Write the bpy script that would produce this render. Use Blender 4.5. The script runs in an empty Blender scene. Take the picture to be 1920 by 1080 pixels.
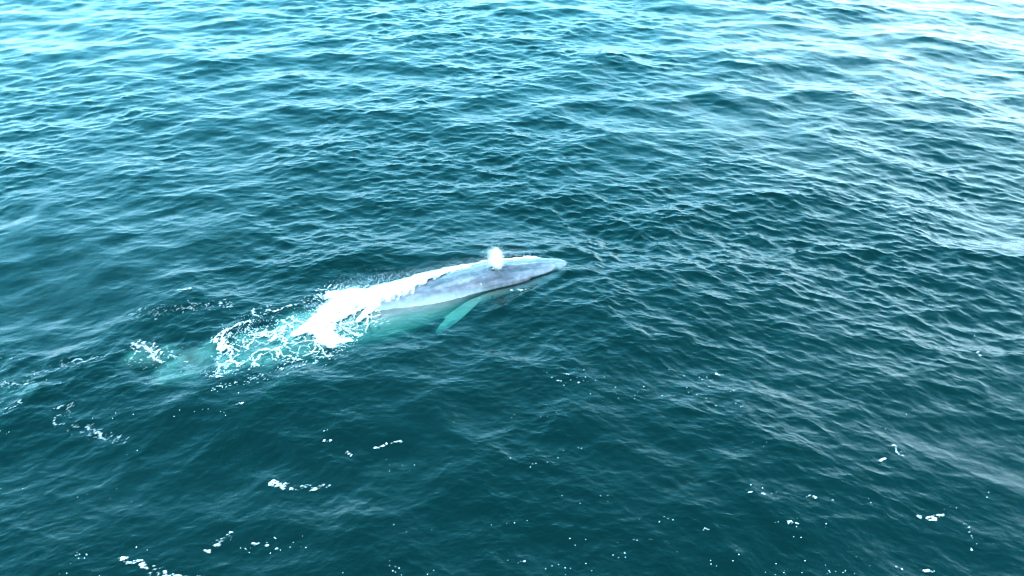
import bpy, bmesh, math, random
import numpy as np
from mathutils import Vector, Matrix

# ------------------------------------------------------------------ camera, sky, sun, exposure
SC = bpy.context.scene
COL = SC.collection
CAM_H, PITCH, FPX = 23.5, 35.0, 1478.0
SUN_EL, SUN_AZ = 66.0, -172.0            # azimuth measured from +Y (view direction) towards +X
cam = bpy.data.cameras.new('camera'); camo = bpy.data.objects.new('camera', cam); COL.objects.link(camo)
camo.location = (0, 0, CAM_H); camo.rotation_euler = (math.radians(90 - PITCH), 0, 0)
cam.sensor_width = 36; cam.lens = 36 * FPX / 1920; cam.clip_end = 20000; cam.clip_start = 0.1
SC.camera = camo

world = bpy.data.worlds.new('World'); SC.world = world; world.use_nodes = True
wt = world.node_tree; wt.nodes.clear(); WN = wt.nodes.new; WL = wt.links.new
wo = WN('ShaderNodeOutputWorld'); bg = WN('ShaderNodeBackground'); sky = WN('ShaderNodeTexSky')
sky.sky_type = 'NISHITA'; sky.sun_disc = False
sky.sun_elevation = math.radians(SUN_EL); sky.sun_rotation = math.radians(SUN_AZ)
sky.air_density = 1.0; sky.dust_density = 0.1; sky.ozone_density = 1.5
bg.inputs['Strength'].default_value = 0.15
# thin high cloud all round the sky, thicker low down on the right-hand side
tc = WN('ShaderNodeTexCoord'); sx = WN('ShaderNodeSeparateXYZ'); WL(tc.outputs['Generated'], sx.inputs[0])
def wmath(op, a, b=None, clamp=False):
    n = WN('ShaderNodeMath'); n.operation = op; n.use_clamp = clamp
    for i, v in enumerate((a, b)):
        if v is None: continue
        if isinstance(v, (int, float)): n.inputs[i].default_value = v
        else: WL(v, n.inputs[i])
    return n.outputs[0]
cn = WN('ShaderNodeTexNoise'); cn.inputs['Scale'].default_value = 2.6; cn.inputs['Detail'].default_value = 6
cmap = WN('ShaderNodeMapping'); cmap.inputs['Scale'].default_value = (1, 1, 2.5)
WL(tc.outputs['Generated'], cmap.inputs[0]); WL(cmap.outputs[0], cn.inputs['Vector'])
side = wmath('MULTIPLY_ADD', sx.outputs['X'], 2.6); side.node.inputs[2].default_value = -0.34
low = wmath('SUBTRACT', 0.66, sx.outputs['Z'], True)
m1 = wmath('MULTIPLY', wmath('ADD', side, wmath('MULTIPLY', wmath('SUBTRACT', cn.outputs['Fac'], 0.5), 1.2), True), wmath('MULTIPLY', low, 1.9, True), True)
mixc = WN('ShaderNodeMix'); mixc.data_type = 'RGBA'
WL(m1, mixc.inputs['Factor'])
mixc.inputs['B'].default_value = (10.0, 16.8, 20.0, 1)
tint = WN('ShaderNodeMix'); tint.data_type = 'RGBA'; tint.blend_type = 'MULTIPLY'; tint.inputs['Factor'].default_value = 1
tint.inputs['B'].default_value = (0.35, 1.0, 1.08, 1); WL(sky.outputs[0], tint.inputs['A']); 
# pale haze towards the horizon, the same all round
hz = WN('ShaderNodeMix'); hz.data_type = 'RGBA'; hz.inputs['B'].default_value = (1.0, 11.8, 17.0, 1)
WL(wmath('MULTIPLY', wmath('POWER', wmath('SUBTRACT', 1.0, wmath('ABSOLUTE', sx.outputs['Z']), True), 0.9), 1.0, True), hz.inputs['Factor'])
WL(tint.outputs['Result'], hz.inputs['A']); 
hz2 = WN('ShaderNodeMix'); hz2.data_type = 'RGBA'; hz2.inputs['B'].default_value = (8.2, 13.2, 16.6, 1)
WL(wmath('POWER', wmath('SUBTRACT', 1.0, wmath('ABSOLUTE', sx.outputs['Z']), True), 3.6), hz2.inputs['Factor']); WL(hz.outputs['Result'], hz2.inputs['A'])
WL(hz2.outputs['Result'], mixc.inputs['A'])
WL(mixc.outputs['Result'], bg.inputs[0]); WL(bg.outputs[0], wo.inputs[0])

sun = bpy.data.lights.new('sun', 'SUN'); suno = bpy.data.objects.new('sun', sun); COL.objects.link(suno)
sun.energy = 2.0; sun.angle = math.radians(0.5); sun.color = (1, 0.98, 0.95)
sd = Vector((math.sin(math.radians(SUN_AZ)) * math.cos(math.radians(SUN_EL)), math.cos(math.radians(SUN_AZ)) * math.cos(math.radians(SUN_EL)), math.sin(math.radians(SUN_EL))))
suno.rotation_euler = sd.to_track_quat('Z', 'Y').to_euler()
SC.view_settings.view_transform = 'Standard'; SC.view_settings.look = 'None'
SC.view_settings.gamma = 1; SC.view_settings.use_curve_mapping = False
SC.view_settings.exposure = 1.6
SC.render.engine = 'CYCLES'
cy = SC.cycles; cy.use_denoising = True; cy.volume_bounces = 1; cy.max_bounces = 6; cy.transparent_max_bounces = 16
cy.pixel_filter_type = 'BLACKMAN_HARRIS'; cy.filter_width = 1.1; cy.sample_clamp_indirect = 8; cy.caustics_reflective = False; cy.caustics_refractive = False

# ------------------------------------------------------------------ helpers
RNG = np.random.default_rng(11)
ct, st = math.cos(math.radians(PITCH)), math.sin(math.radians(PITCH))
def at(px, py, z=0.0):
    """point of height z that shows at the photograph's pixel (1920 x 1080)"""
    u, v = (px - 960) / FPX, (540 - py) / FPX
    d = np.array([u, ct + v * st, -st + v * ct]); t = (z - CAM_H) / d[2]
    return d * t + np.array([0, 0, CAM_H])

def mesh_obj(name, verts, faces, mat=None, parent=None, smooth=True, tri=None):
    me = bpy.data.meshes.new(name)
    verts = np.asarray(verts, np.float32); faces = np.asarray(faces, np.int32)
    n = faces.shape[1]
    me.vertices.add(len(verts)); me.vertices.foreach_set('co', verts.ravel())
    me.loops.add(faces.size); me.loops.foreach_set('vertex_index', faces.ravel())
    me.polygons.add(len(faces)); me.polygons.foreach_set('loop_start', np.arange(0, faces.size, n, dtype=np.int32))
    me.polygons.foreach_set('use_smooth', np.full(len(faces), smooth))
    me.update(calc_edges=True); me.validate()
    if mat: me.materials.append(mat)
    o = bpy.data.objects.new(name, me); COL.objects.link(o)
    if parent: o.parent = parent
    return o
def attr(o, name, vals):
    a = o.data.attributes.new(name, 'FLOAT', 'POINT'); a.data.foreach_set('value', np.asarray(vals, np.float32))
def tag(o, label=None, cat=None, group=None, kind=None):
    if label: o['label'] = label
    if cat: o['category'] = cat
    if group: o['group'] = group
    if kind: o['kind'] = kind
def smooth(a, b, x):
    t = np.clip((x - a) / (b - a), 0, 1); return t * t * (3 - 2 * t)

# value noise and cell noise in numpy
def hash2(ix, iy, s=0):
    h = (ix.astype(np.int64) * 374761393 + iy.astype(np.int64) * 668265263 + s * 1274126177) & 0xffffffff
    h = ((h ^ (h >> 13)) * 1274126177) & 0xffffffff
    h = ((h ^ (h >> 16)) * 2246822519) & 0xffffffff
    return ((h ^ (h >> 15)) & 0xffffff) / float(0xffffff)
def vnoise(x, y, s=0):
    ix, iy = np.floor(x), np.floor(y); fx, fy = x - ix, y - iy
    fx = fx * fx * fx * (fx * (fx * 6 - 15) + 10); fy = fy * fy * fy * (fy * (fy * 6 - 15) + 10)
    a, b = hash2(ix, iy, s), hash2(ix + 1, iy, s); c, d = hash2(ix, iy + 1, s), hash2(ix + 1, iy + 1, s)
    return (a * (1 - fx) + b * fx) * (1 - fy) + (c * (1 - fx) + d * fx) * fy
def fbm(x, y, octv=4, s=0):
    r, a, t = 0, 1, 0
    for i in range(octv):
        r = r + a * vnoise(x * 2 ** i + 17.3 * i, y * 2 ** i - 9.1 * i, s + i); t += a; a *= 0.55
    return r / t * 2 - 1
def cells(x, y, s=0):
    ix, iy = np.floor(x), np.floor(y); f1 = np.full(x.shape, 9.0); f2 = f1.copy()
    for dx in (-1, 0, 1):
        for dy in (-1, 0, 1):
            jx, jy = ix + dx, iy + dy
            d = np.hypot(jx + hash2(jx, jy, s) - x, jy + hash2(jx, jy, s + 7) - y)
            f2 = np.where(d < f1, f1, np.minimum(f2, d)); f1 = np.minimum(f1, d)
    return f1, f2

# ------------------------------------------------------------------ the sea's waves: three bands of a wind-wave spectrum
def dirspread(th):
    def lobe(c, p): return np.maximum(np.cos((th - math.radians(c)) / 2), 0) ** p
    return 0.9 * lobe(-86, 30) + 0.85 * lobe(-126, 26) + 0.60 * lobe(-48, 26) + 0.04
_t = np.linspace(-math.pi, math.pi, 721); DNORM = np.trapezoid(dirspread(_t), _t) if hasattr(np, 'trapezoid') else np.trapz(dirspread(_t), _t)
def band(L, N, lmin, lmax, B, chop, rot, seed):
    rng = np.random.default_rng(seed)
    K = int(L / lmin) + 2
    k1 = np.arange(-K, K + 1) * 2 * math.pi / L
    kx, ky = np.meshgrid(k1, k1, indexing='ij'); k = np.hypot(kx, ky); k[K, K] = 1
    lam = 2 * math.pi / k
    th = np.arctan2(ky, kx) + math.radians(rot); th = (th + math.pi) % (2 * math.pi) - math.pi
    psi = B * k ** -4 * dirspread(th) / DNORM
    psi *= 1 / (1 + (lam / lmax) ** 6) * smooth(lmin * 0.8, lmin * 1.1, lam); psi[K, K] = 0
    a = np.sqrt(psi) * (2 * math.pi / L) * (rng.standard_normal(k.shape) + 1j * rng.standard_normal(k.shape))
    def inv(c):
        F = np.zeros((N, N), np.complex64); idx = np.arange(-K, K + 1) % N
        F[np.ix_(idx, idx)] = c; return (np.fft.ifft2(F).real * N * N).astype(np.float32)
    return dict(L=L, N=N, rot=rot, h=inv(a), dx=inv(1j * kx / k * a) * chop, dy=inv(1j * ky / k * a) * chop)
BANDS = [band(131.0, 2048, 1.7, 16.0, 0.0042, 1.1, 0, 3),
         band(37.0, 1024, 0.42, 1.7, 0.0105, 1.0, 23, 5),
         band(11.3, 512, 0.12, 0.42, 0.013, 0.8, -31, 8)]
def sample(bd, x, y):
    c, s = math.cos(math.radians(bd['rot'])), math.sin(math.radians(bd['rot']))
    u, v = (c * x + s * y) / bd['L'] * bd['N'], (-s * x + c * y) / bd['L'] * bd['N']
    i, j = np.floor(u).astype(np.int64), np.floor(v).astype(np.int64); fu, fv = (u - i).astype(np.float32), (v - j).astype(np.float32)
    N = bd['N']; i0, j0, i1, j1 = i % N, j % N, (i + 1) % N, (j + 1) % N
    out = []
    for q in ('h', 'dx', 'dy'):
        A = bd[q]; out.append((A[i0, j0] * (1 - fu) + A[i1, j0] * fu) * (1 - fv) + (A[i0, j1] * (1 - fu) + A[i1, j1] * fu) * fv)
    h, dx, dy = out
    return h, c * dx - s * dy, s * dx + c * dy

# whale frame: axis from the nose back to the tail
NOSE = at(1066, 489, 0.1); TAIL = at(352, 682, -1.0)
AX = (TAIL - NOSE)[:2]; WLEN = float(np.hypot(*AX)); AX = AX / WLEN; SD = np.array([AX[1], -AX[0]])  # SD: whale's far side (left flank)
if SD[1] < 0: SD = -SD
def wframe(x, y):
    dx, dy = x - NOSE[0], y - NOSE[1]
    return dx * AX[0] + dy * AX[1], dx * SD[0] + dy * SD[1]
def wpos(s, t):
    return NOSE[0] + AX[0] * s + SD[0] * t, NOSE[1] + AX[1] * s + SD[1] * t

def sea(x, y):
    """displaced position of the water at rest position x, y"""
    r = np.hypot(x, y); far = 1 - 0.75 * smooth(250, 1500, r)
    s, t = wframe(x, y)
    calm = 1 - 0.62 * np.exp(-(np.maximum(np.abs(t) - 1.0, 0) / 2.2) ** 2) * smooth(-2.5, 0.5, s) * (1 - smooth(12, 20, s))
    h = dx = dy = 0
    gust = 0.95 + 0.75 * fbm(x / 13.0 + .2 * y / 13, y / 19.0, 3, 40) + 0.35 * fbm(x / 4.0, y / 5.0, 2, 44)
    gust = np.clip(gust, 0.45, 1.6) * (0.55 + 0.45 * smooth(20, 34, y + .35 * x))
    for n, bd in enumerate(BANDS):
        a, b, c = sample(bd, x, y); w = far * (calm if n < 2 else 0.5 + 0.5 * calm)
        # gusts: patches where short waves are weaker or stronger
        if n: w = w * gust
        h, dx, dy = h + a * w, dx + b * w, dy + c * w
    # low bow wave that curls round the nose
    d = np.hypot(s + 0.2, t * 1.0); bow = 0.15 * np.exp(-((d - 1.3) / 0.38) ** 2) * (1 - smooth(1.0, 5.0, s))
    bow = bow + 0.05 * np.exp(-((d - 2.4) / 0.35) ** 2) * (1 - smooth(0.0, 4.0, s))
    for q, am in ((0.9, .085), (1.9, .05)):
        bow = bow + am * np.exp(-((np.abs(t) - q - .34 * s) / .30) ** 2) * smooth(-1.2, .3, s) * (1 - smooth(2, 9, s))
    # churned water of the wake
    wk = smooth(9, 13, s) * (1 - smooth(26, 32, s)) * np.exp(-(t / 3.0) ** 2)
    return x + dx, y + dy, h + bow + wk * 0.10 * fbm(x * 1.1, y * 1.1, 5, 77)

# ------------------------------------------------------------------ materials
def newmat(name):
    m = bpy.data.materials.new(name); m.use_nodes = True; m.node_tree.nodes.clear(); return m, m.node_tree.nodes.new, m.node_tree.links.new
def water_mat():
    m, N, L = newmat('sea water')
    out = N('ShaderNodeOutputMaterial'); mix = N('ShaderNodeMixShader'); tr = N('ShaderNodeBsdfTransparent'); gl = N('ShaderNodeBsdfGlossy')
    gl.distribution = 'GGX'; gl.inputs['Roughness'].default_value = 0.03
    fr = N('ShaderNodeFresnel'); fr.inputs['IOR'].default_value = 1.34
    tc = N('ShaderNodeNewGeometry')
    mp = N('ShaderNodeMapping'); mp.inputs['Rotation'].default_value = (0, 0, math.radians(12)); mp.inputs['Scale'].default_value = (0.55, 1.0, 0.6)
    L(tc.outputs['Position'], mp.inputs[0])
    n1 = N('ShaderNodeTexNoise'); n1.inputs['Scale'].default_value = 6.5; n1.inputs['Detail'].default_value = 5; n1.inputs['Roughness'].default_value = 0.62; n1.inputs['Distortion'].default_value = 0.35
    L(mp.outputs[0], n1.inputs['Vector'])
    b1 = N('ShaderNodeBump'); b1.inputs['Strength'].default_value = 1.0; b1.inputs['Distance'].default_value = 0.012
    L(n1.outputs['Fac'], b1.inputs['Height'])
    for n in (gl, fr): L(b1.outputs[0], n.inputs['Normal'])
    L(fr.outputs[0], mix.inputs[0]); L(tr.outputs[0], mix.inputs[1]); L(gl.outputs[0], mix.inputs[2]); L(mix.outputs[0], out.inputs[0])
    # fine particles near the surface scatter light straight back: the water's own green-blue
    df = N('ShaderNodeBsdfDiffuse'); df.inputs['Color'].default_value = (0.0, 0.040, 0.033, 1)
    m2 = N('ShaderNodeMixShader'); m2.inputs[0].default_value = 0.2; L(tr.outputs[0], m2.inputs[1]); L(df.outputs[0], m2.inputs[2]); L(m2.outputs[0], mix.inputs[1])
    ab = N('ShaderNodeVolumeAbsorption'); ab.inputs['Color'].default_value = (0.0, 0.80, 0.735, 1); ab.inputs['Density'].default_value = 1.0
    L(ab.outputs[0], out.inputs['Volume'])
    m.cycles.homogeneous_volume = True
    return m
M_WATER = water_mat()

def foam_mat():
    m, N, L = newmat('sea foam')
    out = N('ShaderNodeOutputMaterial'); mix = N('ShaderNodeMixShader'); tr = N('ShaderNodeBsdfTransparent'); df = N('ShaderNodeBsdfPrincipled')
    df.inputs['Base Color'].default_value = (0.66, 0.68, 0.68, 1); df.inputs['Roughness'].default_value = 0.7
    at_ = N('ShaderNodeAttribute'); at_.attribute_name = 'cover'
    nz = N('ShaderNodeTexNoise'); nz.inputs['Scale'].default_value = 9; nz.inputs['Detail'].default_value = 4
    g = N('ShaderNodeNewGeometry'); L(g.outputs['Position'], nz.inputs['Vector'])
    bp = N('ShaderNodeBump'); bp.inputs['Distance'].default_value = 0.05; L(nz.outputs['Fac'], bp.inputs['Height']); L(bp.outputs[0], df.inputs['Normal'])
    L(at_.outputs['Fac'], mix.inputs[0]); L(tr.outputs[0], mix.inputs[1]); L(df.outputs[0], mix.inputs[2]); L(mix.outputs[0], out.inputs[0])
    return m
M_FOAM = foam_mat()
def plain(name, col, rough=0.6):
    m, N, L = newmat(name); out = N('ShaderNodeOutputMaterial'); df = N('ShaderNodeBsdfPrincipled')
    df.inputs['Base Color'].default_value = (*col, 1); df.inputs['Roughness'].default_value = rough; L(df.outputs[0], out.inputs[0]); return m
M_SPRAY = plain('spray droplets', (0.92, 0.93, 0.94), 0.5)
M_BUBBLE = plain('air bubbles under water', (0.85, 0.88, 0.88), 0.5)
M_DARK = plain('wet dark skin', (0.03, 0.032, 0.04), 0.3)
def whale_mat():
    m, N, L = newmat('whale skin')
    out = N('ShaderNodeOutputMaterial'); df = N('ShaderNodeBsdfPrincipled'); tc = N('ShaderNodeTexCoord')
    n1 = N('ShaderNodeTexNoise'); n1.inputs['Scale'].default_value = 1.6; n1.inputs['Detail'].default_value = 5
    mp = N('ShaderNodeMapping'); mp.inputs['Scale'].default_value = (0.22, 1.3, 1.3); L(tc.outputs['Object'], mp.inputs[0]); L(mp.outputs[0], n1.inputs['Vector'])
    n2 = N('ShaderNodeTexNoise'); n2.inputs['Scale'].default_value = 3.2; n2.inputs['Detail'].default_value = 3; L(tc.outputs['Object'], n2.inputs['Vector'])
    r = N('ShaderNodeValToRGB'); r.color_ramp.elements[0].position = 0.36; r.color_ramp.elements[0].color = (0.055, 0.053, 0.066, 1)
    r.color_ramp.elements[1].position = 0.66; r.color_ramp.elements[1].color = (0.185, 0.175, 0.20, 1); L(n1.outputs['Fac'], r.inputs[0])
    r2 = N('ShaderNodeValToRGB'); r2.color_ramp.elements[0].position = 0.42; r2.color_ramp.elements[0].color = (0.80, 0.80, 0.82, 1)
    r2.color_ramp.elements[1].position = 0.62; r2.color_ramp.elements[1].color = (1.15, 1.15, 1.15, 1); L(n2.outputs['Fac'], r2.inputs[0])
    mx = N('ShaderNodeMix'); mx.data_type = 'RGBA'; mx.blend_type = 'MULTIPLY'; mx.inputs['Factor'].default_value = 1
    L(r.outputs[0], mx.inputs['A']); L(r2.outputs[0], mx.inputs['B']); 
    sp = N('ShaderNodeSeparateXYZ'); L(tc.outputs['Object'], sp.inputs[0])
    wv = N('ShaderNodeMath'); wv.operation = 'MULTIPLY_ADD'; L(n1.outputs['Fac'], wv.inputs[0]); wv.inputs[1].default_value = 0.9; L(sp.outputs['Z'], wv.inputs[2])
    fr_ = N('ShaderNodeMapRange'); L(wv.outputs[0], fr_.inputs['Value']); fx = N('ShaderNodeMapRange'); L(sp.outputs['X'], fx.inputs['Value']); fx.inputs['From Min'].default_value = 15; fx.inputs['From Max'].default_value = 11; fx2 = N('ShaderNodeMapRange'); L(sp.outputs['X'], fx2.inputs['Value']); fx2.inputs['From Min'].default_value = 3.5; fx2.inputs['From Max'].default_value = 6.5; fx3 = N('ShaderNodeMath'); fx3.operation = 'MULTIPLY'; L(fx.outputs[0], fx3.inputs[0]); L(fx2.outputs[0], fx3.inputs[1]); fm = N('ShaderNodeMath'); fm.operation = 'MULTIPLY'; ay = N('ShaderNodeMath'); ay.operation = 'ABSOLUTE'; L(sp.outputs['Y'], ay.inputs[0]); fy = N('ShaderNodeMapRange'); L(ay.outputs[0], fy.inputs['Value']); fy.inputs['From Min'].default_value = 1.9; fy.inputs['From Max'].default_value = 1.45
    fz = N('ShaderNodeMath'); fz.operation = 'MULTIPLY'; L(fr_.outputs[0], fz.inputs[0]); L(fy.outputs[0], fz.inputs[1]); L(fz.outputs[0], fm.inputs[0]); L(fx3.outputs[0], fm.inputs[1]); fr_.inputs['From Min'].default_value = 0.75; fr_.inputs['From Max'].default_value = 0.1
    m4 = N('ShaderNodeMix'); m4.data_type = 'RGBA'; L(fm.outputs[0], m4.inputs['Factor']); L(mx.outputs['Result'], m4.inputs['A']); m4.inputs['B'].default_value = (0.34, 0.38, 0.36, 1)  # submerged flank painted paler so it looks brightly lit through the water
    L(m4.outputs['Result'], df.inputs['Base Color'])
    df.inputs['Roughness'].default_value = 0.28; df.inputs['IOR'].default_value = 1.36
    n3 = N('ShaderNodeTexNoise'); n3.inputs['Scale'].default_value = 2.2; n3.inputs['Detail'].default_value = 3; mp3 = N('ShaderNodeMapping'); mp3.inputs['Scale'].default_value = (0.3, 1.4, 1); L(tc.outputs['Object'], mp3.inputs[0]); L(mp3.outputs[0], n3.inputs['Vector'])
    bp = N('ShaderNodeBump'); bp.inputs['Distance'].default_value = 0.06; L(n3.outputs['Fac'], bp.inputs['Height']); L(bp.outputs[0], df.inputs['Normal'])
    L(df.outputs[0], out.inputs[0]); return m
M_WHALE = whale_mat()

# ------------------------------------------------------------------ the water: one closed body, fine where it is near
def build_water():
    HALF = math.radians(54); f = 788.0
    ang = np.concatenate([np.arange(-HALF, HALF, 1.9 / f), np.linspace(HALF, 2 * math.pi - HALF, 90, endpoint=False)])
    r = [12.0]
    while r[-1] < 5000:
        rr = r[-1]; r.append(rr + min(max(0.58 * (rr * rr + CAM_H ** 2) / (CAM_H * f), 0.02) * (1 if rr < 112 else 1 + (rr - 112) / 6), 700))
    r = np.array([1.0, 2.5, 4, 5.5, 7, 8, 9, 10, 10.7, 11.3, 11.7] + r); nr, na = len(r), len(ang)
    R, A = np.meshgrid(r, ang, indexing='ij')
    x, y, z = sea(R * np.sin(A), R * np.cos(A))
    V = np.stack([x, y, z], -1).reshape(-1, 3)
    i, j = np.meshgrid(np.arange(nr - 1), np.arange(na), indexing='ij'); j2 = (j + 1) % na
    F = np.stack([i * na + j, i * na + j2, (i + 1) * na + j2, (i + 1) * na + j], -1).reshape(-1, 4)
    # bottom ring copies: skirt, floor; centre cap top and bottom
    nb = len(V); D = -90.0
    outer = V[(nr - 1) * na:].copy(); outer[:, 2] = D
    ctop, cbot = nb + na, nb + na + 1
    V = np.concatenate([V, outer, [[0, 0, 0.0]], [[0, 0, D]]])
    jj = np.arange(na); j2 = (jj + 1) % na; o0 = (nr - 1) * na
    F = np.concatenate([F, np.stack([o0 + jj, o0 + j2, nb + j2, nb + jj], -1)])
    F = F[:, ::-1]
    o = mesh_obj('sea_water', V, F, M_WATER)
    bm_f = [(ctop, int(a), int(b)) for a, b in zip(j2, jj)] + [(cbot, int(nb + a), int(nb + b)) for a, b in zip(jj, j2)]
    bm = bmesh.new(); bm.from_mesh(o.data); bm.verts.ensure_lookup_table()
    for t in bm_f: bm.faces.new([bm.verts[q] for q in t]).smooth = True
    bmesh.ops.recalc_face_normals(bm, faces=bm.faces); bm.to_mesh(o.data); bm.free()
    print('water', nr, na, len(o.data.polygons))
    tag(o, kind='structure', label='dark teal open sea with choppy wind waves')
    return o
build_water()
_r = 4800.0; _n = 48; _a = np.linspace(0, 2 * math.pi, _n, endpoint=False)
_V = np.concatenate([[[0, 0, -14.0]], np.stack([_r * np.cos(_a), _r * np.sin(_a), np.full(_n, -14.0)], -1)])
fl = mesh_obj('deep_scatter_disc', _V, [[0, 1 + k, 1 + (k + 1) % _n] for k in range(_n)], plain('deep murk', (0.10, 0.10, 0.11), 0.9), smooth=False)  # added opaque disc standing in for light scattered back by deep water
tag(fl, kind='structure')

# ------------------------------------------------------------------ the whale: one continuous body
def interp(tab, s): tab = np.array(tab, float); return np.interp(s, tab[:, 0], tab[:, 1])
def sm_interp(tab, s, k=0.5):
    return (interp(tab, s - k) + interp(tab, s) * 2 + interp(tab, s + k)) / 4
def loft(ss, W, T, Bt, n=40, pw=2.2, tc=0.0):
    """rings: half-width W, top z T, bottom z Bt along s"""
    V = []; th = np.linspace(0, 2 * math.pi, n, endpoint=False)
    for s, w, t, b in zip(ss, W, T, Bt):
        c, h = (t + b) / 2, (t - b) / 2
        cx = np.sign(np.cos(th)) * np.abs(np.cos(th)) ** (2 / pw) * w; cz = np.sign(np.sin(th)) * np.abs(np.sin(th)) ** (2 / pw) * h + c
        V += [(s, a, q) for a, q in zip(cx, cz)]
    V = np.array(V); F = []; m = len(ss)
    for i in range(m - 1):
        for j in range(n): F.append([i * n + j, (i + 1) * n + j, (i + 1) * n + (j + 1) % n, i * n + (j + 1) % n])
    return V, F, n, m
WL_ = WLEN
def build_whale():
    bm = bmesh.new()
    def add(V, F, n, m):
        vs = [bm.verts.new(v) for v in V]
        for f in F: bm.faces.new([vs[q] for q in f])
        bm.faces.new([vs[j] for j in range(n)]); bm.faces.new([vs[(m - 1) * n + j] for j in reversed(range(n))])
    # back line (height of the top over the water) shared by rostrum and trunk
    top = [(0, .02), (.4, .16), (1.2, .30), (2.5, .42), (3.8, .55), (4.3, .62), (5.4, .55), (7, .46), (8, .37), (9, .25), (10.5, .08), (11.6, -.08), (12.6, -.4), (14, -1.3), (16, -3.0), (18, -5.0), (20, -7.2), (WL_, -8.6)]
    # trunk with head
    ss = np.concatenate([np.linspace(2.6, 6, 24), np.linspace(6.2, WL_, 60)])
    wd = [(2.6, .85), (3.5, 1.08), (4.5, 1.10), (5.2, 1.08), (6, 1.08), (7, 1.26), (8, 1.40), (10, 1.44), (12, 1.22), (14, .96), (16, .62), (18, .42), (20, .27), (WL_, .16)]
    dp = [(2.6, .9), (4.5, .95), (6, 1.2), (8, 2.3), (10, 2.5), (12, 2.1), (14, 1.7), (16, 1.3), (18, 1.0), (20, .7), (WL_, .22)]
    T = sm_interp(top, ss); add(*loft(ss, sm_interp(wd, ss), T, T - sm_interp(dp, ss), pw=2.0))
    # rostrum: flat, U-shaped from above
    ss = np.concatenate([[0, .05, .15, .3, .5, .8], np.linspace(1.1, 5.2, 26)])
    rw = [(0, .05), (.05, .13), (.15, .24), (.3, .36), (.5, .47), (.8, .55), (1.6, .72), (2.6, .87), (3.6, 1.02), (4.4, 1.08), (5.2, 1.05)]
    T = sm_interp(top, ss, .15); add(*loft(ss, interp(rw, ss), T, T - interp([(0, .1), (1, .34), (3, .55), (5.2, .8)], ss), pw=2.5))
    # median ridge from the tip to the blowholes, rising into the splash guard
    ss = np.linspace(.6, 4.3, 30); T = sm_interp(top, ss, .15)
    add(*loft(ss, interp([(.6, .05), (2, .09), (3.0, .15), (3.6, .30), (3.95, .34), (4.3, .2)], ss), T + interp([(.6, .01), (2, .05), (3.1, .09), (3.65, .18), (3.95, .15), (4.3, .02)], ss), T - .3, n=20, pw=2))
    # lower jaw: wider than the rostrum, its lip standing just outside the mouth line
    ss = np.concatenate([[-.06, 0, .1, .25, .5, .8], np.linspace(1.1, 5.6, 28)])
    jw = [(-.06, .08), (0, .17), (.1, .30), (.25, .46), (.5, .62), (.8, .70), (1.6, .88), (2.6, 1.04), (3.6, 1.13), (4.6, 1.16), (5.6, 1.16)]
    jt = [(-.06, -.14), (.5, -.10), (1.6, -.04), (3, .03), (4.2, .04), (5.0, .0), (5.6, -.2)]
    T = interp(jt, ss); add(*loft(ss, interp(jw, ss), T, T - interp([(-.06, .15), (.5, .35), (2, .6), (4, .8), (5.6, 1.0)], ss), pw=2.3))
    # dorsal fin far back, small and hooked
    fin = []; k = 10
    for i in range(k):
        u = i / (k - 1); s0 = WL_ * .74 + u * .55; c = .75 * (1 - u) ** .8 + .06; z = -3.3 + u * .6
        fin.append((s0, z, c))
    V = []; n = 12; th = np.linspace(0, 2 * math.pi, n, endpoint=False)
    for s0, z, c in fin: V += [(s0 + c / 2 * math.cos(a), .07 * (c / .8) * math.sin(a), z) for a in th]
    F = [[i * n + j, (i + 1) * n + j, (i + 1) * n + (j + 1) % n, i * n + (j + 1) % n] for i in range(k - 1) for j in range(n)]
    add(np.array(V), F, n, k)
    # flippers: a blade along a swept path; section = flat ellipse
    def blade(path, chord, thick, n=16):
        path = np.array(path, float); m = len(path); V = []
        for i in range(m):
            d = path[min(i + 1, m - 1)] - path[max(i - 1, 0)]; d /= np.linalg.norm(d)
            up = np.array([0, 0, 1.]); c = np.cross(up, d); c /= np.linalg.norm(c); u2 = np.cross(d, c)
            for a in np.linspace(0, 2 * math.pi, n, endpoint=False):
                V.append(path[i] + c * chord[i] / 2 * math.cos(a) + u2 * thick[i] / 2 * math.sin(a))
        F = [[i * n + j, (i + 1) * n + j, (i + 1) * n + (j + 1) % n, i * n + (j + 1) % n] for i in range(m - 1) for j in range(n)]
        add(np.array(V), F, n, m)
    def resam(P, n=14):
        P = np.array(P, float); t = np.linspace(0, 1, len(P)); q = np.linspace(0, 1, n)
        out = np.stack([np.interp(q, t, P[:, c]) for c in range(P.shape[1])], -1)
        for _ in range(2): out[1:-1] = (out[:-2] + 2 * out[1:-1] + out[2:]) / 4
        return out
    # near flipper: root and tip placed from the photograph
    rt = wframe(*at(897, 555, -.42)[:2]); tp = wframe(*at(820, 629, -1.25)[:2]); md = wframe(*at(866, 588, -.75)[:2])
    P = resam([(rt[0] - .1, rt[1] + .9, -.5), (rt[0], rt[1], -.42), (md[0], md[1], -.75), (tp[0], tp[1], -1.25)])
    ch = np.interp(np.linspace(0, 1, 14), [0, .2, .4, .75, .93, 1], [1.35, 1.15, 1.0, .85, .6, .25]); tk = np.linspace(.40, .08, 14)
    blade(P, ch, tk)
    P2 = P.copy(); P2[:, 1] *= -1; P2[:, 2] -= .25; blade(P2, ch, tk)
    # flukes
    for sgn in (-1, 1):
        P = resam([(WL_ - 1.3, 0, -7.9), (WL_ - .7, sgn * .9, -8.5), (WL_ + .1, sgn * 2.0, -9.2), (WL_ + .75, sgn * 2.75, -9.8)])
        blade(P, np.interp(np.linspace(0, 1, 14), [0, .3, .7, .93, 1], [1.7, 1.35, .8, .36, .1]), np.linspace(.28, .05, 14))
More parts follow.
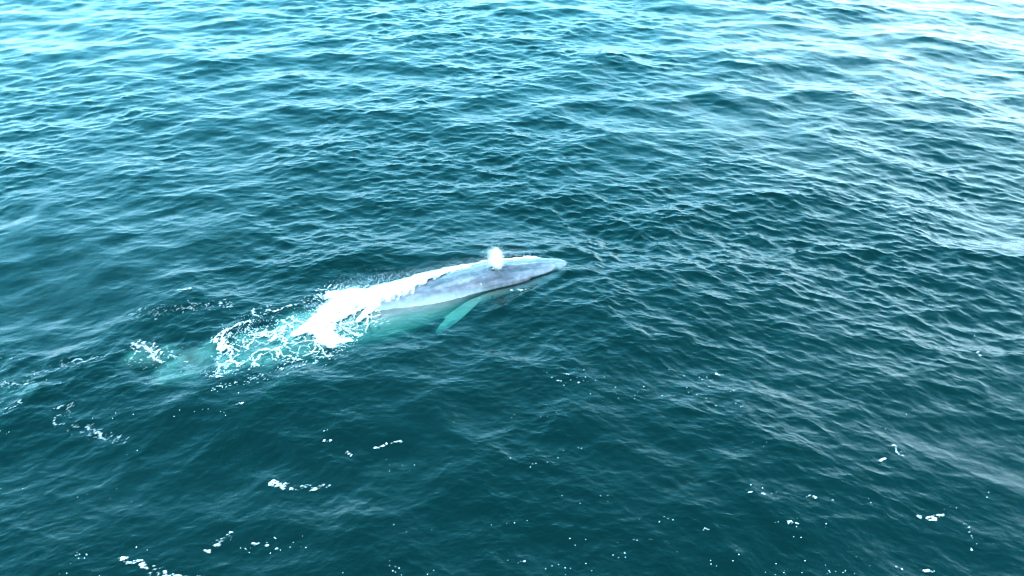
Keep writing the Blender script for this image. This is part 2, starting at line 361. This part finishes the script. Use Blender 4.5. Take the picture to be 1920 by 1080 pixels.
    for v in bm.verts: v.co.y += float(np.interp(v.co.x, [0, 3, 6, 9, 12], [0, .05, .22, .12, 0]))
    bmesh.ops.recalc_face_normals(bm, faces=bm.faces)
    me = bpy.data.meshes.new('tmp'); bm.to_mesh(me); bm.free()
    o = bpy.data.objects.new('blue_whale', me); COL.objects.link(o)
    md = o.modifiers.new('r', 'REMESH'); md.mode = 'VOXEL'; md.voxel_size = 0.05; md.use_smooth_shade = True
    m2 = o.modifiers.new('s', 'SMOOTH'); m2.factor = 0.5; m2.iterations = 3
    dg = bpy.context.evaluated_depsgraph_get(); ev = bpy.data.meshes.new_from_object(o.evaluated_get(dg))
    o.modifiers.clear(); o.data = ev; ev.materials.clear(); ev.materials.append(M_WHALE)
    for p in ev.polygons: p.use_smooth = True
    print('whale verts', len(ev.vertices))
    # local x = s (backwards), y = far side
    Mx = Matrix(((AX[0], SD[0], 0, NOSE[0]), (AX[1], SD[1], 0, NOSE[1]), (0, 0, 1, 0), (0, 0, 0, 1)))
    if Mx.to_3x3().determinant() < 0:
        # mirror the local frame so the object matrix stays a pure rotation
        co = np.empty(len(ev.vertices) * 3, np.float32); ev.vertices.foreach_get('co', co); co = co.reshape(-1, 3); co[:, 1] *= -1
        ev.vertices.foreach_set('co', co.ravel()); ev.flip_normals()
        Mx = Matrix(((AX[0], -SD[0], 0, NOSE[0]), (AX[1], -SD[1], 0, NOSE[1]), (0, 0, 1, 0), (0, 0, 0, 1))); sg = -1
    else: sg = 1
    o.matrix_world = Mx
    tag(o, 'mottled blue grey whale surfacing with its right flipper showing under the water', 'whale')
    # nostrils behind the splash guard
    for q in (-1, 1):
        b = bmesh.new(); bmesh.ops.create_uvsphere(b, u_segments=12, v_segments=8, radius=1)
        for v in b.verts: v.co = Vector((v.co.x * .26 + 4.28, v.co.y * .035 + q * .10 + q * .06 * v.co.x, v.co.z * .05 + .68))
        m = bpy.data.meshes.new('blowhole'); b.to_mesh(m); b.free(); m.materials.append(M_DARK)
        for p in m.polygons: p.use_smooth = True
        c = bpy.data.objects.new('blowhole', m); COL.objects.link(c); c.parent = o
    # eye low behind the corner of the mouth, near side and far side
    for q in (-1, 1):
        b = bmesh.new(); bmesh.ops.create_uvsphere(b, u_segments=12, v_segments=8, radius=.07)
        for v in b.verts: v.co += Vector((4.9, q * 1.13 + .15, -.16))
        m = bpy.data.meshes.new('eye'); b.to_mesh(m); b.free(); m.materials.append(M_DARK)
        c = bpy.data.objects.new('eye', m); COL.objects.link(c); c.parent = o
    return o
whale = build_whale()

# ------------------------------------------------------------------ foam: real patches of thin geometry that ride on the water
def foam_patch(name, region, cover_fn, cell, lift=0.03, thick=0.05, keep=0.12):
    """region (x0,x1,y0,y1) at rest; cover_fn(x,y) -> 0..1; cells with cover above keep become faces"""
    x0, x1, y0, y1 = region
    gx, gy = np.arange(x0, x1, cell), np.arange(y0, y1, cell)
    X, Y = np.meshgrid(gx, gy, indexing='ij'); C = cover_fn(X, Y)
    nx, ny = X.shape
    qc = np.maximum(np.maximum(C[:-1, :-1], C[1:, :-1]), np.maximum(C[:-1, 1:], C[1:, 1:]))
    I, J = np.nonzero(qc > keep)
    if len(I) == 0: return None
    a = I * ny + J; F = np.stack([a, a + ny, a + ny + 1, a + 1], -1)
    used, inv = np.unique(F, return_inverse=True); F = inv.reshape(F.shape)
    xs, ys, cs = X.ravel()[used], Y.ravel()[used], C.ravel()[used]
    px, py, pz = sea(xs, ys)
    pz = pz + lift + thick * cs * (0.6 + 0.8 * vnoise(xs * 9, ys * 9, 3))
    o = mesh_obj(name, np.stack([px, py, pz], -1), F, M_FOAM)
    attr(o, 'cover', np.clip((cs - keep) / 0.75, 0, 1))
    return o

def capsule(X, Y, a, b, ra, rb):
    """soft distance field of a tapered stroke from pixel a to pixel b (radii in metres): 1 inside, 0 outside"""
    A, B = at(*a)[:2], at(*b)[:2]; d = B - A; L2 = max(float(d @ d), 1e-6)
    u = np.clip(((X - A[0]) * d[0] + (Y - A[1]) * d[1]) / L2, 0, 1)
    return 1 - np.hypot(X - A[0] - u * d[0], Y - A[1] - u * d[1]) / (ra + (rb - ra) * u)

def lace(X, Y, s, w):
    """thin net of foam lines; s = cells per metre, w = half thickness"""
    wx = X + 0.30 * fbm(X * 1.3, Y * 1.3, 3, 5) + .07 * fbm(X * 6, Y * 6, 2, 9); wy = Y + 0.30 * fbm(X * 1.3 + 50, Y * 1.3, 3, 6) + .07 * fbm(X * 6 + 9, Y * 6, 2, 19)
    f1, f2 = cells(wx * s, wy * s, 2)
    return np.clip(1 - (f2 - f1) / w, 0, 1)

def wake_cover(X, Y):
    dense = np.zeros_like(X) - 1
    for a, b, ra, rb in DENSE: dense = np.maximum(dense, capsule(X, Y, a, b, ra, rb))
    net = np.zeros_like(X) - 1
    for a, b, ra, rb in NET: net = np.maximum(net, capsule(X, Y, a, b, ra, rb))
    speck = np.zeros_like(X) - 1
    for a, b, ra, rb in SPECK: speck = np.maximum(speck, capsule(X, Y, a, b, ra, rb))
    line = np.zeros_like(X) - 1
    wob = 0.8 * fbm(X * 1.6, Y * 1.6, 3, 31)
    for a, b, ra, rb in LINES: line = np.maximum(line, capsule(X + .38 * fbm(X * 1.8, Y * 1.8, 4, 51), Y + .38 * fbm(X * 1.8 + 40, Y * 1.8, 4, 52), a, b, ra * .6, rb * .6))
    n1 = fbm(X * 1.2, Y * 1.2, 5, 21); n2 = fbm(X * 5.5, Y * 5.5, 4, 22); n3 = fbm(X * 13, Y * 13, 3, 23)
    c1 = smooth(-0.12, 0.95, np.clip(dense * 1.8, -1, .8) + 0.45 * n1 + 0.45 * n2 + .3 * n3)
    l = np.maximum(lace(X, Y, 0.75, 0.085), 0.85 * lace(X + 31, Y, 1.7, 0.11))
    c2 = smooth(0.35, 0.8, l * smooth(-.1, .4, net + 0.6 * n1 + .3 * n2) * (1.05 + .6 * n3 + .35 * n2)) * .78
    c3 = smooth(.50, .8, n3 * .9 + n2 * .6 + .38 * smooth(0, .9, speck) + .35 * n1 - .10) * smooth(0, .3, speck + .3 * n1)
    c4 = smooth(.15, .6, line + .45 * n2 + .5 * n3 - .12)
    fade = 0.55 + 0.45 * smooth(at(250, 680)[0], at(420, 660)[0], X)
    return np.maximum(np.maximum(c1, c2), np.maximum(c3 * .5, c4 * .85) * fade)

DENSE = [((760, 545), (700, 556), .75, .9), ((705, 556), (648, 556), .9, .9), ((690, 562), (625, 590), .7, .8), ((690, 548), (625, 552), .5, .5), ((650, 565), (590, 612), 1.05, .75), ((600, 605), (552, 628), .6, .22), ((600, 605), (622, 638), .7, .55), ((622, 638), (655, 636), .3, .2), ((700, 572), (672, 600), .35, .15)]
NET = [((640, 600), (590, 640), 1.7, 1.3), ((560, 620), (440, 650), 1.3, .9), ((520, 665), (430, 690), .8, .7), ((660, 625), (620, 655), .8, .8), ((430, 640), (425, 690), .9, .9), ((270, 655), (300, 672), .7, .5), ((690, 600), (660, 620), .9, .8), ((620, 545), (700, 540), .8, .4)]
SPECK = [((420, 640), (420, 700), 1.2, 1.2), ((480, 590), (620, 555), .6, .9), ((540, 690), (650, 655), 1.2, .7), ((270, 660), (330, 680), 1.2, 1.0), ((230, 600), (420, 575), .9, .8), ((130, 765), (120, 800), .5, .5), ((125, 800), (220, 830), .45, .4), ((0, 725), (60, 722), .5, .5), ((480, 715), (410, 735), .7, .6), ((690, 612), (725, 600), .6, .4), ((60, 700), (200, 672), .5, .5), ((200, 1062), (330, 1078), .6, .6), ((400, 1015), (500, 1028), .4, .3)]
LINES = [((425, 625), (415, 660), .22, .25), ((425, 660), (445, 690), .28, .14), ((450, 690), (480, 660), .12, .14), ((480, 660), (525, 655), .18, .1), ((418, 630), (470, 608), .16, .14), ((455, 640), (480, 625), .08, .06), ((470, 632), (535, 615), .1, .14), ((533, 615), (530, 645), .16, .1), ((100, 697), (130, 682), .06, .12), ((130, 682), (200, 668), .12, .06), ((258, 650), (285, 655), .28, .22), ((90, 775), (115, 765), .05, .05), ((108, 780), (118, 797), .10, .12), ((150, 802), (185, 828), .08, .1), ((480, 585), (490, 600), .16, .12), ((0, 785), (45, 762), .05, .07), ((505, 640), (545, 620), .12, .1), ((80, 725), (0, 722), .05, .06), ((500, 590), (560, 572), .08, .06), ((335, 555), (360, 548), .08, .12)]
c0, c1, c2, c3 = at(-60, 1100), at(-60, 520), at(780, 520), at(780, 760)
def wake_region():
    return (at(-10, 640)[0] - 1, at(775, 550)[0], at(0, 850)[1], at(700, 515)[1])
wk = foam_patch('wake_foam', wake_region(), wake_cover, 0.042)
print('foam faces', len(wk.data.polygons))
tag(wk, 'white churned foam and lacy foam lines trailing behind the whale', 'foam', kind='stuff')

# sheet of white water pouring off the whale's far flank: a lumpy ridge
def ridge(name, stations, n=22, cell=.06):
    """stations: (s, t_centre, half width, height) in the whale frame"""
    st = np.array(stations, float); S = np.arange(st[0, 0], st[-1, 0], cell); U = np.linspace(-1, 1, int(2.2 / cell))
    SS, UU = np.meshgrid(S, U, indexing='ij')
    tcen, hw, hh = [np.interp(SS, st[:, 0], st[:, i]) for i in (1, 2, 3)]
    base = [np.interp(SS, st[:, 0], st[:, 4])][0]
    edge = .10 * fbm(SS * 1.5, UU * 1 + 7, 4, 60) + .12 * fbm(SS * 5, UU * 2, 3, 61)
    T = tcen + UU * hw * (1 + edge)
    X, Y = wpos(SS, T)
    tw = np.interp(SS, [3, 4.5, 6, 8, 10, 12, 14], [1, 1.25, 1.45, 1.52, 1.42, 1.16, .86]); tt = np.interp(SS, [0, 1.2, 2.5, 3.8, 4.6, 5.4, 7, 8, 9, 10.5, 11.6, 12.6, 14], [.02, .3, .42, .5, .6, .55, .46, .37, .25, .08, -.08, -.35, -1.0])
    body = tt - 1.25 * (1 - np.sqrt(np.clip(1 - (T / tw) ** 2, 0, 1))); base = np.maximum(body, .06)
    Z = base + .02 + hh * np.sqrt(np.clip(1 - UU ** 2, 0, 1)) * (1 + .5 * fbm(SS * 2, UU * 2, 4, 62)) + .05 * fbm(SS * 9, UU * 6, 3, 63)
    nx, ny = SS.shape; I, J = np.meshgrid(np.arange(nx - 1), np.arange(ny - 1), indexing='ij'); a = (I * ny + J).ravel()
    F = np.stack([a, a + ny, a + ny + 1, a + 1], -1)
    o = mesh_obj(name, np.stack([X, Y, Z], -1).reshape(-1, 3), F, M_FOAM)
    attr(o, 'cover', (np.clip(1.6 * (1 - np.abs(UU)) ** .6 + .9 * fbm(SS * 3, UU * 2.5, 4, 64) + .2 - np.clip(-UU, 0, 1) * (.55 + 1.5 * fbm(SS * 5 + UU * 3, UU * 1.4, 4, 66)), 0, 1) * smooth(st[0, 0], st[0, 0] + .5, SS) * (1 - smooth(st[-1, 0] - .5, st[-1, 0], SS))).ravel())
    return o
rg = ridge('white_water', [(1.2, .66, .06, .10, .1), (2.0, .82, .15, .24, .12), (3.2, 1.02, .2, .28, .15), (4.4, 1.2, .26, .28, .3), (5.5, 1.3, .30, .26, .4), (6.6, 1.25, .46, .22, .4), (8, .95, .78, .2, .4), (9.6, .62, 1.0, .2, .38), (11, .55, .95, .2, .3), (12, .5, .85, .2, .1), (13, .4, .8, .15, -.05)])
tag(rg, 'thick white sheet of water breaking along the whale\'s far flank', 'white water', kind='stuff')

# ------------------------------------------------------------------ droplets: many tiny tetrahedra joined in one spray
def droplets(name, P, size, mat):
    P = np.asarray(P, float); n = len(P); size = np.broadcast_to(size, n)
    base = np.array([[1, 1, 1], [1, -1, -1], [-1, 1, -1], [-1, -1, 1]]) * .6
    q = RNG.standard_normal((n, 4)); q /= np.linalg.norm(q, axis=1)[:, None]; w, x, y, z = q.T
    Rm = np.stack([1 - 2 * (y * y + z * z), 2 * (x * y - w * z), 2 * (x * z + w * y), 2 * (x * y + w * z), 1 - 2 * (x * x + z * z), 2 * (y * z - w * x), 2 * (x * z - w * y), 2 * (y * z + w * x), 1 - 2 * (x * x + y * y)], -1).reshape(n, 3, 3)
    V = (np.einsum('nij,kj->nki', Rm, base) * size[:, None, None] + P[:, None, :]).reshape(-1, 3)
    F = (np.arange(n)[:, None, None] * 4 + np.array([[0, 1, 2], [0, 3, 1], [0, 2, 3], [1, 3, 2]])[None]).reshape(-1, 3)
    return mesh_obj(name, V, F, mat, smooth=False)
# the blow over the nostrils
bx, by = wpos(4.15, 0.05); L_ = []
_r = np.random.default_rng(5)
for (ox, oy, oz, r, k) in [(0, 0, .10, .085, 2600), (.02, 0, .35, .13, 4200), (-.05, .03, .62, .17, 5200), (.10, -.03, .66, .13, 2600), (-.06, 0, .92, .15, 3600), (.05, .02, 1.08, .10, 1700), (-.12, 0, 1.18, .09, 1000), (-.16, .03, .8, .09, 900), (.0, 0, 1.30, .08, 700)]:
    g = _r.standard_normal((int(k * .36), 3)) * r * .95; L_.append(g * np.array([1, 1, 1.1]) + np.array([bx + ox, by + oy, .60 + oz * .84]))
g = _r.standard_normal((1500, 3)) * np.array([.30, .26, .38]); L_.append(g + np.array([bx - .08, by, 1.25]))
P = np.concatenate(L_); P = P[P[:, 2] > .62]; n = len(P)
sp = droplets('whale_spout', P, RNG.uniform(.005, .017, n), M_SPRAY)
tag(sp, 'white puff of spray blown up from the whale\'s blowholes', 'spout')
# flying drops over the wake
L_ = []
for (a, b, r, k) in [((640, 545), (760, 530), .5, 900), ((585, 600), (640, 550), .5, 700), ((600, 640), (660, 620), .5, 500), ((760, 525), (900, 495), .25, 700), ((430, 630), (500, 610), .5, 300), ((950, 480), (1010, 484), .15, 250)]:
    A, B = at(*a, .1), at(*b, .1); t = RNG.random(k)[:, None]; p = A * (1 - t) + B * t; p += RNG.standard_normal((k, 3)) * np.array([r, r, 0]); p[:, 2] = .12 + RNG.random(k) ** 2 * .45; L_.append(p)
P = np.concatenate(L_); dr = droplets('spray_drops', P, RNG.uniform(.006, .02, len(P)), M_SPRAY)
tag(dr, 'loose drops of spray thrown up over the white wake', 'spray', kind='stuff')
# clouds of fine air bubbles just below the surface (they glow turquoise): each layer a domed sheet that fades out
def bubble_mat():
    m, N, L = newmat('bubble cloud'); out = N('ShaderNodeOutputMaterial'); mix = N('ShaderNodeMixShader'); tr = N('ShaderNodeBsdfTransparent'); df = N('ShaderNodeBsdfDiffuse')
    df.inputs['Color'].default_value = (0.8, 0.84, 0.84, 1); a_ = N('ShaderNodeAttribute'); a_.attribute_name = 'cover'
    L(a_.outputs['Fac'], mix.inputs[0]); L(tr.outputs[0], mix.inputs[1]); L(df.outputs[0], mix.inputs[2]); L(mix.outputs[0], out.inputs[0]); return m
M_PLUME = bubble_mat()
PLUMES = [((330, 695), (400, 655), .9, .7, .32), ((430, 680), (530, 660), .7, .8, .5), ((470, 640), (560, 622), .8, .9, .5), ((560, 625), (660, 590), 1.3, 1.2, 1.0), ((258, 668), (300, 668), .6, .7, .3), ((700, 588), (800, 575), .7, .5, .5), ((800, 565), (890, 548), .55, .5, .5), ((640, 640), (560, 655), .7, .7, .35), ((0, 728), (50, 730), .4, .5, .10), ((860, 590), (826, 620), .25, .2, .12)]
def plume(depth, gain, seed, name='air_bubbles'):
    x0, x1, y0, y1 = at(-10, 640)[0] - 1, at(905, 550)[0], at(0, 850)[1], at(700, 500)[1]
    gx, gy = np.arange(x0, x1, .09), np.arange(y0, y1, .09); X, Y = np.meshgrid(gx, gy, indexing='ij'); C = np.zeros_like(X)
    for a, b, ra, rb, g in PLUMES:
        c = capsule(X + .5 * fbm(X * .9, Y * .9, 3, seed), Y + .5 * fbm(X * .9 + 20, Y * .9, 3, seed), (*a, -depth), (*b, -depth), ra * 1.5, rb * 1.5)
        C = np.maximum(C, g * smooth(0, .9, c))
    C = np.clip(C * (.75 + .9 * fbm(X * 1.3, Y * 1.6, 4, seed + 1)), 0, 1) * gain
    nx, ny = X.shape; q = np.maximum(np.maximum(C[:-1, :-1], C[1:, :-1]), np.maximum(C[:-1, 1:], C[1:, 1:])); I, J = np.nonzero(q > .015); a = I * ny + J
    used, inv = np.unique(np.stack([a, a + ny, a + ny + 1, a + 1], -1), return_inverse=True); xs, ys, cs = X.ravel()[used], Y.ravel()[used], C.ravel()[used]
    z = -depth + .45 * depth * cs / gain + .12 * fbm(xs * 2, ys * 2, 3, seed + 2)
    o = mesh_obj(name, np.stack([xs, ys, np.minimum(z, -.16)], -1), inv.reshape(-1, 4), M_PLUME); attr(o, 'cover', cs); return o
bb = plume(.45, .75, 300)
tag(bb, 'pale turquoise cloud of air bubbles just under the wake', 'bubbles', kind='stuff')
b2 = plume(1.0, .8, 340, 'air_bubbles'); tag(b2, kind='stuff'); b2.parent = bb
# ------------------------------------------------------------------ small whitecaps, plus sun glints modelled as white flecks, on the open water
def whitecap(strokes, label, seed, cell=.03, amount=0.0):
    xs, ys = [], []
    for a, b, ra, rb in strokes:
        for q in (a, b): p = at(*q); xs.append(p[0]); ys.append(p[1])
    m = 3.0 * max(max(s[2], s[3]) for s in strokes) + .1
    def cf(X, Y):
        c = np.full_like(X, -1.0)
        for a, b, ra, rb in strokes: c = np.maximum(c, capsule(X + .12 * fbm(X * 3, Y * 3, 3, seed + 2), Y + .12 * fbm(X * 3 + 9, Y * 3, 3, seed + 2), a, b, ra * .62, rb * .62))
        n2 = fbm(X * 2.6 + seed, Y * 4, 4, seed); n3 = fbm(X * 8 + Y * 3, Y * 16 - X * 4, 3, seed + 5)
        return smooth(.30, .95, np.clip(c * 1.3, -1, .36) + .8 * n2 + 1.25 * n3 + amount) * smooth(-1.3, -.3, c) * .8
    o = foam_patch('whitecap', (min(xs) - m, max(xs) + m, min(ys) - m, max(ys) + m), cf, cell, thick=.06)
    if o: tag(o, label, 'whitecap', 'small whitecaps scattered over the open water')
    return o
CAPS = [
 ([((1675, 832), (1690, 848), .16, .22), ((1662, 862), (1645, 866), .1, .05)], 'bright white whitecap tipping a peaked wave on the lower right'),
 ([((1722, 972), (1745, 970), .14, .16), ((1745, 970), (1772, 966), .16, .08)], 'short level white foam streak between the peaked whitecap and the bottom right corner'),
 ([((1795, 975), (1808, 990), .12, .14), ((1808, 990), (1818, 1012), .10, .05), ((1812, 1025), (1816, 1040), .08, .06)], 'thin white streak running downward at the foot of the long pale wave ridge'),
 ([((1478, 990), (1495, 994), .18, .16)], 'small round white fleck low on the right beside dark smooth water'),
 ([((505, 905), (560, 912), .2, .26), ((560, 912), (612, 908), .24, .1)], 'wide level streak of sun glints modelled in white on the dark water below the whale'),
 ([((388, 1022), (430, 1000), .2, .22), ((430, 1000), (450, 992), .15, .08), ((470, 1016), (520, 1026), .1, .07)], 'ragged streak of sun glints modelled in white, slanting up to the right on the lower left'),
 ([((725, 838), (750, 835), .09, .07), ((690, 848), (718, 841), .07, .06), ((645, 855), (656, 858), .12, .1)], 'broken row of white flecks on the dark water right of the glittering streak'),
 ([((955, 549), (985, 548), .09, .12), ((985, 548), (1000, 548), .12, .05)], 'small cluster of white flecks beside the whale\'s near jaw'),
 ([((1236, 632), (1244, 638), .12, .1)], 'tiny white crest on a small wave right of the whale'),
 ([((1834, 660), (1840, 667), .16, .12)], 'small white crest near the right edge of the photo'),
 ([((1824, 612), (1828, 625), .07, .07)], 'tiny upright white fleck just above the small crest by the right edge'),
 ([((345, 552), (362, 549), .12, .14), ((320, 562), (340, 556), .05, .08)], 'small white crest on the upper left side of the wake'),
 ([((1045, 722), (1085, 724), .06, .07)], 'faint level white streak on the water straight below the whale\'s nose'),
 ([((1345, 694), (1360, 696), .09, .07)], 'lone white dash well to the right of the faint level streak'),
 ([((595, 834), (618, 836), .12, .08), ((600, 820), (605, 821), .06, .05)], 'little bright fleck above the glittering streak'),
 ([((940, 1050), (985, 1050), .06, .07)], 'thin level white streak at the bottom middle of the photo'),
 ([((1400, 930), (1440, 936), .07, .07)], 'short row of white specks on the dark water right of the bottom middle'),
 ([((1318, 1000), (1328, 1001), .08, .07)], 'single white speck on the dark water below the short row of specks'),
 ([((240, 1040), (330, 1076), .2, .22), ((300, 1075), (380, 1078), .18, .1)], 'pale patch of sun glints modelled as flecks at the bottom left edge'),
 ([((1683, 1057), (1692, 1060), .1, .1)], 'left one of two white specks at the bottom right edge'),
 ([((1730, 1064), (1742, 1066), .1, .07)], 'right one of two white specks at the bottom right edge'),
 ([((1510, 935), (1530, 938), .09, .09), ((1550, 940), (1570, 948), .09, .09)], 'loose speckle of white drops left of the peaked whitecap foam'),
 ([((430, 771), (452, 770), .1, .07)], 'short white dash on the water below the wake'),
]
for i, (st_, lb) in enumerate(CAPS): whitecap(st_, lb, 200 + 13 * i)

# ------------------------------------------------------------------ stray flecks on the dark near water
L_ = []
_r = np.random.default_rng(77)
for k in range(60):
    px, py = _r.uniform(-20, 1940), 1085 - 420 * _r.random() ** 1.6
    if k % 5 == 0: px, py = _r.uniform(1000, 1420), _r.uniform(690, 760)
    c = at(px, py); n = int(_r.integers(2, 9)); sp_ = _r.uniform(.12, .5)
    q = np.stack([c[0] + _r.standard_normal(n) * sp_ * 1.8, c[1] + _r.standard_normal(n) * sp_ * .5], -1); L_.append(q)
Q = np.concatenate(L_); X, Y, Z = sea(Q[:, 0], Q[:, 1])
fk = droplets('white_flecks', np.stack([X, Y, Z + .01], -1), _r.uniform(.008, .028, len(Q)), M_SPRAY)
tag(fk, 'tiny white flecks strewn over the dark near water', 'foam flecks', kind='stuff')
